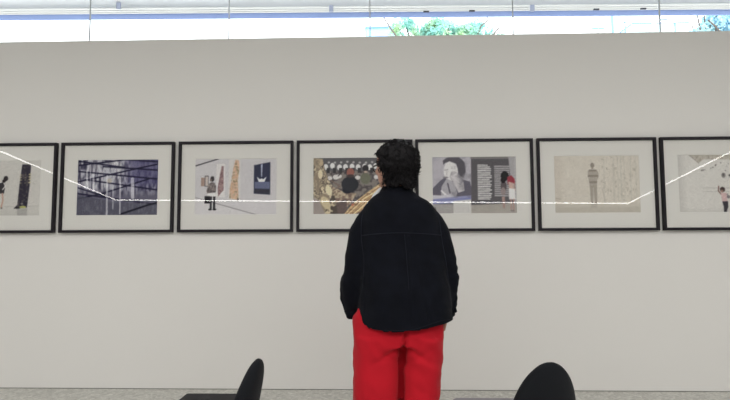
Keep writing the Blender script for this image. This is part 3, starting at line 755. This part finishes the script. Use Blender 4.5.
tube(bm, [H(-.012, 0, -.02), H(-.018, 0, -.085), Vector((nb.x, .0, nb.z-.01)), Vector((nb.x, 0, nb.z-.06))], [.052, .052, .056, .07], 16)
trunk = [(196, .07, .055), (206, .095, .06), (216, .125, .075), (235, .145, .09), (255, .15, .09), (275, .135, .088), (292, .145, .095), (310, .165, .105), (325, .17, .11), (340, .165, .10)]
loft(bm, [sring(T(402, py).x, 0, T(402, py).z, a, b_, 28, 2.2) for py, a, b_ in trunk])
ZK = .40
legs = {-1: (379, 376), 1: (421, 419)}
for s, (pt, pb_) in legs.items():
    xt, xb = T(pt, 340).x, T(pb_, 400).x
    tube(bm, [(xt, 0, .74), (xt, .0, .60), (xb, .005, .42), (xb, -.005, .25), (xb, -.01, .09), (xb, 0, .05)], [.088, .082, .056, .052, .036, .038], 14)
    tube(bm, [(xb, -.05, .045), (xb, .02, .05), (xb+s*.01, .10, .035), (xb+s*.012, .165, .025)], [.032, .04, .04, .022], 12)
armL = [(377, 219, 0), (366, 230, -.01), (357.5, 250, -.02), (354.5, 272, -.01), (353, 296, .03), (353, 311, .06)]
armR = [(422, 219, 0), (433, 230, -.01), (441, 250, -.02), (444, 272, .0), (446.5, 296, .03), (448, 311, .06)]
def hand(bm, w, d, sx):
    "palm, four bent fingers and a thumb sliding into the trouser pocket"
    w = Vector(w); d = Vector(d).normalized(); out = Vector((0, 1, 0)); out = (out-d*out.dot(d)).normalized(); sd = d.cross(out)*1.0
    pal = w+d*.05
    tube(bm, [w-d*.01, w+d*.02, pal, w+d*.085], [(.024, .018), (.03, .016), (.040, .015), (.038, .013)], 12)
    for k, (o_, L) in enumerate(((.030, .062), (.010, .072), (-.010, .068), (-.029, .052))):
        r0_ = w+d*.075+out*o_
        bend = -sd*sx*.0
        tube(bm, [r0_, r0_+d*L*.45+out*o_*.1, r0_+d*L*.8+sd*.012*(-sx), r0_+d*L+sd*.022*(-sx)], [.0095, .009, .008, .0065], 8)
    tb = w+d*.03+out*.028
    tube(bm, [tb, tb+d*.03+out*.024, tb+d*.058+out*.03, tb+d*.07+out*.028], [.013, .011, .010, .008], 8)
for A_, s in ((armL, -1), (armR, 1)):
    P = [T(px, py, dy) for px, py, dy in A_]
    tube(bm, P, [.04, .045, .043, .04, .033, .027], 14)
    hand(bm, P[-1], (.0-s*.12, .45, -1), s)
bme = remesh(bm, .0055, 3)
body = link('body', bme, M['skin'], person, True)

# eyes, lips and glasses
for s in (-1, 1):
    bm = bmesh.new(); ball(bm, H(.083, s*.031, .006), .0115, 2); e = obj('eye', bm, M['eye'], person, True)
    bm = bmesh.new(); ball(bm, H(.0915, s*.0312, .006), (.0045, .0055, .0055), 2, HM); obj('iris', bm, M['iris'], e, True)
    bm = bmesh.new(); tube(bm, [H(.088, s*.016, .026), H(.093, s*.03, .031), H(.082, s*.048, .027)], [.003, .004, .002], 6); obj('eyebrow', bm, M['hair'], person, True)
bm = bmesh.new(); ball(bm, H(.093, 0, -.057), (.009, .021, .0045), 2, HM); ball(bm, H(.092, 0, -.065), (.009, .018, .005), 2, HM); obj('lips', bm, M['lip'], person, True)
gs = bpy.data.objects.new('glasses', None); COL.objects.link(gs); gs.parent = person
for s in (-1, 1):
    bm = bmesh.new(); P = [H(.100, s*.031+.0215*math.cos(a), -.004+.018*math.sin(a)) for a in np.linspace(0, 2*PI, 25)]
    tube(bm, P, .0028, 6, False); obj('rim', bm, M['spec'], gs, True)
    bm = bmesh.new(); tube(bm, [H(.100, s*.052, .002), H(.06, s*.074, .002), H(-.01, s*.083, .004), H(-.03, s*.083, -.012)], [(.003, .005)]*4, 8); obj('temple_arm', bm, M['spec'], gs, True)
bm = bmesh.new(); tube(bm, [H(.100, -.010, .002), H(.106, 0, .005), H(.100, .010, .002)], .0025, 6); obj('bridge', bm, M['spec'], gs, True)

# --- hair: fused clumps with loose curls
rnd = random.Random(5)
XE = T(384.5, 170).x; ZE = T(384, 157.5).z
EC = T(397.2, 162.3, -.005)
def env(d): return EC + Vector((d.x*.099, d.y*.105, d.z*.100))
def face_zone(p):
    if p.x < XE and p.z < ZE and p.y > -.045: return True
    q = p-HC; f_, l_, u_ = q.dot(HF), q.dot(HL), q.dot(HU)
    return (u_ < .03 and f_ > -.018) or (u_ < .055 and f_ > .062) or (u_ < -.03 and f_ > -.028 and l_ > .02)
bm = bmesh.new()
ball(bm, EC+Vector((.012, -.012, .008)), (.078, .085, .082), 3)
N = 300
sites = []
for k in range(N):
    z = 1-2*(k+.5)/N; a = k*2.39996; d = Vector((math.sqrt(1-z*z)*math.cos(a), math.sqrt(1-z*z)*math.sin(a), z))
    p = env(d*(.86+.06*rnd.random()))
    if face_zone(p) or d.z < -.93: continue
    r = .019+.008*rnd.random()
    if (p-HC).dot(HF) > .0 and (p-HC).dot(HU) < .06: r *= .7
    sites.append((p, d)); ball(bm, p, r, 2)
nape = T(399, 184, -.03)
for k in range(60):
    a = 2*PI*k/60; p = T(399, 174+13*rnd.random(), -.035) + Vector((.062*math.cos(a), .045*math.sin(a), 0))
    if face_zone(p): continue
    ball(bm, p, .016+.006*rnd.random(), 2); sites.append((p, Vector((math.cos(a), math.sin(a), -.2)).normalized()))
hm = remesh(bm, .006, 1)
# remove what would cover the face
hb = bmesh.new(); hb.from_mesh(hm)
bad = [v for v in hb.verts if (v.co.x < XE and v.co.z < ZE and v.co.y > -.06) or (lambda q: (q.dot(HU) < .026 and q.dot(HF) > (-.024 if q.dot(HU) < .012 and q.dot(HL) > 0 else .0)) or (q.dot(HU) < .048 and q.dot(HF) > .078))(v.co-HC)]
bmesh.ops.delete(hb, geom=bad, context='VERTS')
# curls
for p, d in sites:
    for j in range(4):
        dd = (d+Vector((rnd.gauss(0, .35), rnd.gauss(0, .35), rnd.gauss(0, .35)))).normalized()
        st = p+dd*.012; t1 = dd.orthogonal().normalized(); t1 = Matrix.Rotation(rnd.random()*6.28, 3, dd) @ t1; t2 = dd.cross(t1)
        R = .0045+.004*rnd.random(); turns = 1.0+.8*rnd.random(); L = .014+.010*rnd.random()
        P = [st+t1*(R*math.cos(2*PI*turns*i/9))+t2*(R*math.sin(2*PI*turns*i/9))+dd*(L*i/9)-Vector((0, 0, .006*(i/9)**2)) for i in range(10)]
        if any(face_zone(q) for q in P): continue
        tube(hb, P, [.0022]*8+[.0016, .0008], 5)
hair = obj('hair', hb, M['hair'], person, True)

# --- jacket
rows = [(189, 385, 410, .058, .0), (193, 379, 415, .075, 0), (197, 373.5, 420, .086, 0), (201, 369, 427, .097, 0), (206, 365, 432.5, .11, 0), (212, 362, 436.5, .118, 0), (222, 359, 441, .128, 0),
        (236, 358, 443.5, .135, 0), (255, 357.5, 446, .14, .0), (275, 357, 448.5, .155, 0), (295, 357, 451, .168, 0), (304, 357, 452, .172, 0)]
hem_b = [(352, 311.5), (357, 312.5), (359.5, 317), (362, 324), (365.5, 329.5), (372, 332), (400, 333.5), (412, 332.5), (425, 328.8), (440, 323.8), (447, 322.8), (453, 321.8)]
hx = [T(px, 320).x for px, _ in hem_b]; hz = [at(px, py, YP-.17*min(1, max(0, (py-312)/16))).z for px, py in hem_b]
def hemz(x, s_): return float(np.interp(x, hx, hz)) if s_ < .35 else float(np.interp(x, hx, hz))+.01
bm = bmesh.new(); R = []
for py, xl, xr, dp, cy in rows:
    a, c_ = T(xl, py), T(xr, py); R.append(sring((a.x+c_.x)/2, cy, a.z, (c_.x-a.x)/2, dp, 72, 2.5 if py > 200 else 2.1))
a, c_ = T(357.2, 310), T(452.6, 318)
last = R[-1]
hemring = []
for k in range(72):
    th = 2*PI*k/72; cc, ss_ = math.cos(th), math.sin(th)
    x = (a.x+c_.x)/2+(c_.x-a.x)/2*math.copysign(abs(cc)**.8, cc); y = .176*math.copysign(abs(ss_)**.8, ss_)
    hemring.append(Vector((x, y, hemz(x, ss_))))
R.append([p.lerp(q, .5) for p, q in zip(last, hemring)]); R.append(hemring)
loft(bm, R)
slL = [(375, 213, 0), (367.5, 221, -.005), (361.5, 232, -.012), (358, 250, -.018), (355, 268, -.015), (352.6, 284, .0), (351.4, 298, .022), (351.5, 309, .042), (352.3, 314, .05)]
slR = [(424, 213, 0), (431, 221, -.005), (437, 232, -.012), (441.5, 250, -.016), (444.6, 268, -.008), (446.2, 284, .01), (447, 298, .03), (448.6, 309, .045), (449, 313, .05)]
slr = [(.05, .05), (.062, .058), (.068, .06), (.066, .06), (.062, .06), (.06, .058), (.056, .053), (.046, .042), (.038, .034)]
for A_ in (slL, slR):
    P = spline([tuple(T(px, py, dy)) for px, py, dy in A_], 26); rr = spline(slr, 26)
    tube(bm, P, [tuple(r_) for r_ in rr], 20)
jm = remesh(bm, .0075, 5, .5)
xlp = lambda z: np.interp(z, [T(405, 300).z, T(405, 234).z], [T(409, 300).x, T(404.6, 234).x])
xrp = lambda z: np.interp(z, [T(405, 330).z, T(405, 234).z], [T(428, 330).x, T(409, 234).x])
zy = T(400, 234).z; zhem = T(400, 331).z
def jfold(c, n):
    x, y, z = c
    d = .006*noise.noise(Vector((x*7, y*7, z*4+3))) + .004*noise.noise(Vector((x*20+z*9, y*16, z*11-x*6)))
    if z < zy and y < 0:                          # hanging folds of the back
        k = min(1, (zy-z)/.25)
        d += .011*k*noise.noise(Vector((x*12+2.5*z, 5, z*1.6)))
        l, r_ = xlp(z), xrp(z)                    # box pleat
        if l-.01 < x < r_+.01 and abs(n[1]) > .5:
            e = min(1, max(0, min((x-l+.006)/.008, (r_-x+.006)/.008))); d += .0085*e*(1-.35*k)
    if abs(x-(.0)) > .16:                         # sleeve creases near the elbow and cuff
        k = math.exp(-((z-T(350, 275).z)/.10)**2)+.8*math.exp(-((z-T(350, 303).z)/.05)**2)
        d += .007*k*noise.noise(Vector((x*10, y*10+z*9, z*34)))
    return d*min(1, max(.15, (z-hemz(x, -1))/.05))
displace(jm, jfold)
jacket = link('jacket', jm, M['jacket'], person, True)
bvh = BVHTree.FromPolygons([v.co for v in jm.vertices], [p.vertices for p in jm.polygons])
def onback(px, py, off=.0):
    p = T(px, py); o_ = Vector((p.x, -1, p.z)); cam_l = CAM-Vector((OX, YP, 0))
    tgt = Vector((p.x, 0, p.z)); dr = (tgt-cam_l).normalized()
    h = bvh.ray_cast(cam_l, dr)
    return (h[0]+Vector((0, -off, 0))) if h[0] else tgt
def seam(P, r=.0022, n=40, name='seam'):
    Q = [onback(*q) for q in spline(P, n)]
    bm = bmesh.new(); tube(bm, Q, r, 6); return obj(name, bm, M['seam'], jacket, True)
seam([(361, 235.5), (380, 233.6), (400, 232.8), (420, 233.4), (441, 235)], name='yoke_seam')
seam([(404.6, 234), (407, 262), (409, 290)], .0014, 30, 'pleat_edge')
seam([(364, 207), (361.5, 222), (361.5, 240), (364, 262), (362, 290), (358.5, 303)], .0018, 40, 'armhole_seam')
seam([(435, 207), (439.5, 222), (442, 240), (446, 262), (449, 285), (450.5, 303)], .0018, 40, 'armhole_seam')
seam([(366, 327.6), (380, 330), (400, 330.6), (412, 329.8), (425, 326), (440, 321), (450, 319.5)], .0014, 50, 'hem_stitch')
# collar
bm = bmesh.new(); R = []
prof = [(199, .024, .004), (194, .012, 0), (189.5, .0, 0), (187.2, -.004, 0), (187.4, .004, 0), (190, .012, 0), (195, .026, 0), (199.5, .036, .0)]
for py, ex, _ in prof:
    c0 = T(396.5, py)
    R.append([Vector((c0.x+(.066+ex)*math.cos(2*PI*k/48), .012+(.070+ex)*math.sin(2*PI*k/48), c0.z-.030*max(0, math.sin(2*PI*k/48))+.004*math.cos(2*PI*k/48)*-1)) for k in range(48)])
loft(bm, R, True, False); collar = obj('collar', bm, M['jacket'], jacket, True)
sd_ = collar.modifiers.new('s', 'SOLIDIFY'); sd_.thickness = .003
# shirt collar peeping out at the left
bm = bmesh.new(); R = []
for py, rad in ((199, .077), (193, .071), (190.5, .064), (190.3, .060)):
    c0 = T(396.5, py); R.append([Vector((c0.x+rad*math.cos(a), .030+rad*math.sin(a), c0.z-.03*max(0, math.sin(a)))) for a in np.linspace(-.2, PI+.35, 36)])
loft(bm, R, False, False)
tube(bm, [T(382, 187.5, .03), T(378.4, 191.3, .035), T(374.8, 195.2, .035), T(372, 199.4, .03)], [(.003, .010), (.0055, .012), (.0055, .012), (.003, .008)], 8); sh = obj('shirt_collar', bm, M['shirt'], person, True); sh['label'] = 'white shirt collar'
sd_ = sh.modifiers.new('s', 'SOLIDIFY'); sd_.thickness = .002
# cuffs
for A_, s in ((slL, -1), (slR, 1)):
    p0, p1 = T(*A_[-2]), T(*A_[-1]); d = (p1-p0).normalized()
    bm = bmesh.new(); tube(bm, [p0-d*.004, p0+d*.012, p1+d*.004, p1+d*.016], [(.047, .042), (.046, .041), (.042, .037), (.041, .036)], 24, False)
    cf = obj('cuff', bm, M['jacket'], jacket, True); sd_ = cf.modifiers.new('s', 'SOLIDIFY'); sd_.thickness = .004
    q = T(350 if s < 0 else 453.8, 314, .02); bm = bmesh.new(); ball(bm, q, (.006, .004, .006), 2); obj('button', bm, M['seam'], cf, True)
    bm = bmesh.new(); tube(bm, [T(347.3 if s < 0 else 454, 308, .01), T(348.4 if s < 0 else 455, 312, .012), T(349.8 if s < 0 else 453.6, 319.5 if s < 0 else 313, .016)], [(.004, .012), (.004, .013), (.003, .008)], 8); obj('cuff_tab', bm, M['jacket'], cf, True)

# --- trousers
bm = bmesh.new(); R = []
for py, xl, xr, dp in ((285, 366, 439, .11), (302, 361, 442, .118), (309, 357, 443, .122), (315, 353, 443.4, .126), (325, 352.4, 443.6, .132), (335, 352.8, 443, .136), (343, 353.2, 442.6, .136)):
    a, c_ = T(xl, py), T(xr, py); R.append(sring((a.x+c_.x)/2, 0, a.z, (c_.x-a.x)/2, dp, 56, 2.6))
loft(bm, R)
for rows_ in ([(334, 353, 403.5, .135), (345, 353.4, 401.5, .132), (360, 353.6, 400, .128), (380, 353.6, 399.8, .125), (400, 353.6, 399.6, .122), (430, 354, 399, .12), (462, 355, 399, .118)],
              [(334, 403, 443, .135), (345, 401.5, 442.4, .132), (360, 401, 441.6, .128), (380, 401, 440.2, .125), (400, 401, 439.2, .122), (430, 402, 438.5, .12), (462, 403, 438, .118)]):
    R = []
    for py, xl, xr, dp in rows_:
        a, c_ = T(xl, py), T(xr, py); R.append(sring((a.x+c_.x)/2, 0, a.z, (c_.x-a.x)/2, dp, 40, 2.3))
    loft(bm, R)
tm = remesh(bm, .0075, 3, .5)
zc = T(400, 340).z; xc = T(402.5, 340).x
def tfold(c, n):
    x, y, z = c
    d = .008*noise.noise(Vector((x*9+z*3, y*6, z*3.2+7))) + .006*noise.noise(Vector((x*18+z*15, y*14, z*9-x*8)))
    if y < 0:
        # diagonal pull creases under the seat, and the centre-back seam pinched in
        for sx in (-1, 1):
            u = (x-xc)*sx; w = z-(zc-.01) + u*.55
            d += .012*math.exp(-(w/.016)**2)*math.exp(-((u-.07)/.06)**2)*(-1)
            w = z-(zc-.09) - u*.5
            d += -.009*math.exp(-(w/.016)**2)*math.exp(-((u-.06)/.05)**2)
        xg = xc+.006 if z > zc else xc-.012*min(1, (zc-z)/.12)
        d -= (.02 if z > zc-.02 else .02+.022*min(1, (zc-.02-z)/.08))*math.exp(-((x-xg)/(.008 if z > zc-.02 else .009))**2)
        d += .006*math.exp(-((z-zc-.02)/.06)**2)*math.exp(-((abs(x-xc)-.10)/.07)**2)
    return d
displace(tm, tfold)
trs = link('trousers', tm, M['trousers'], person, True)
# shoes
for s, (pt, pb_) in legs.items():
    xb = T(pb_, 400).x
    sh = bpy.data.objects.new('shoe', None); COL.objects.link(sh); sh.parent = person; sh.location = (xb, 0, 0)
    def ring(y, w, h, z0): return [Vector((w*math.cos(a), y, z0+max(0, math.sin(a))*h)) for a in np.linspace(0, 2*PI, 24, endpoint=False)]
    bm = bmesh.new(); loft(bm, [ring(y, w, h, .022) for y, w, h in ((-.095, .012, .02), (-.085, .034, .075), (-.03, .042, .095), (.03, .046, .085), (.09, .051, .06), (.15, .046, .042), (.185, .028, .03), (.195, .01, .012))]); obj('upper', bm, M['shoe'], sh, True)
    bm = bmesh.new(); out = [(w*math.cos(a), yv) for a, w, yv in [(0, 0, 0)]]
    P = [Vector(((.052-.010*(1-math.sin(a)))*math.cos(a) if math.sin(a) < 0 else .052*math.cos(a), .05+.155*math.sin(a), 0)) for a in np.linspace(0, 2*PI, 32, endpoint=False)]
    loft(bm, [[p+Vector((0, 0, z)) for p in P] for z in (0, .024)]); obj('sole', bm, M['sole'], sh)

# ------------------------------------------------------------------ light
def area(name, loc, sx, sy, power, col=(1, 1, 1), rot=(0, 0, 0)):
    d = bpy.data.lights.new(name, 'AREA'); d.shape = 'RECTANGLE'; d.size = sx; d.size_y = sy; d.energy = power; d.color = col
    o = bpy.data.objects.new(name, d); COL.objects.link(o); o.location = loc; o.rotation_euler = rot; return o
area('ceiling_light', (0, -2.6, ZC-.05), 13, 1.4, 82, (1, .985, .955))
area('ceiling_light', (0, -5.4, ZC-.05), 13, 1.6, 392, (1, .985, .96))
sd = bpy.data.lights.new('sun', 'SUN'); sd.energy = 3.0; sd.angle = math.radians(6); sd.color = (1, .98, .95)
so = bpy.data.objects.new('sun', sd); COL.objects.link(so); so.rotation_euler = (math.radians(38), math.radians(12), 0)
w = bpy.data.worlds.new('sky'); SC.world = w; w.use_nodes = True
bg = w.node_tree.nodes['Background']; bg.inputs[0].default_value = (.93, .97, 1, 1); bg.inputs[1].default_value = 4.0
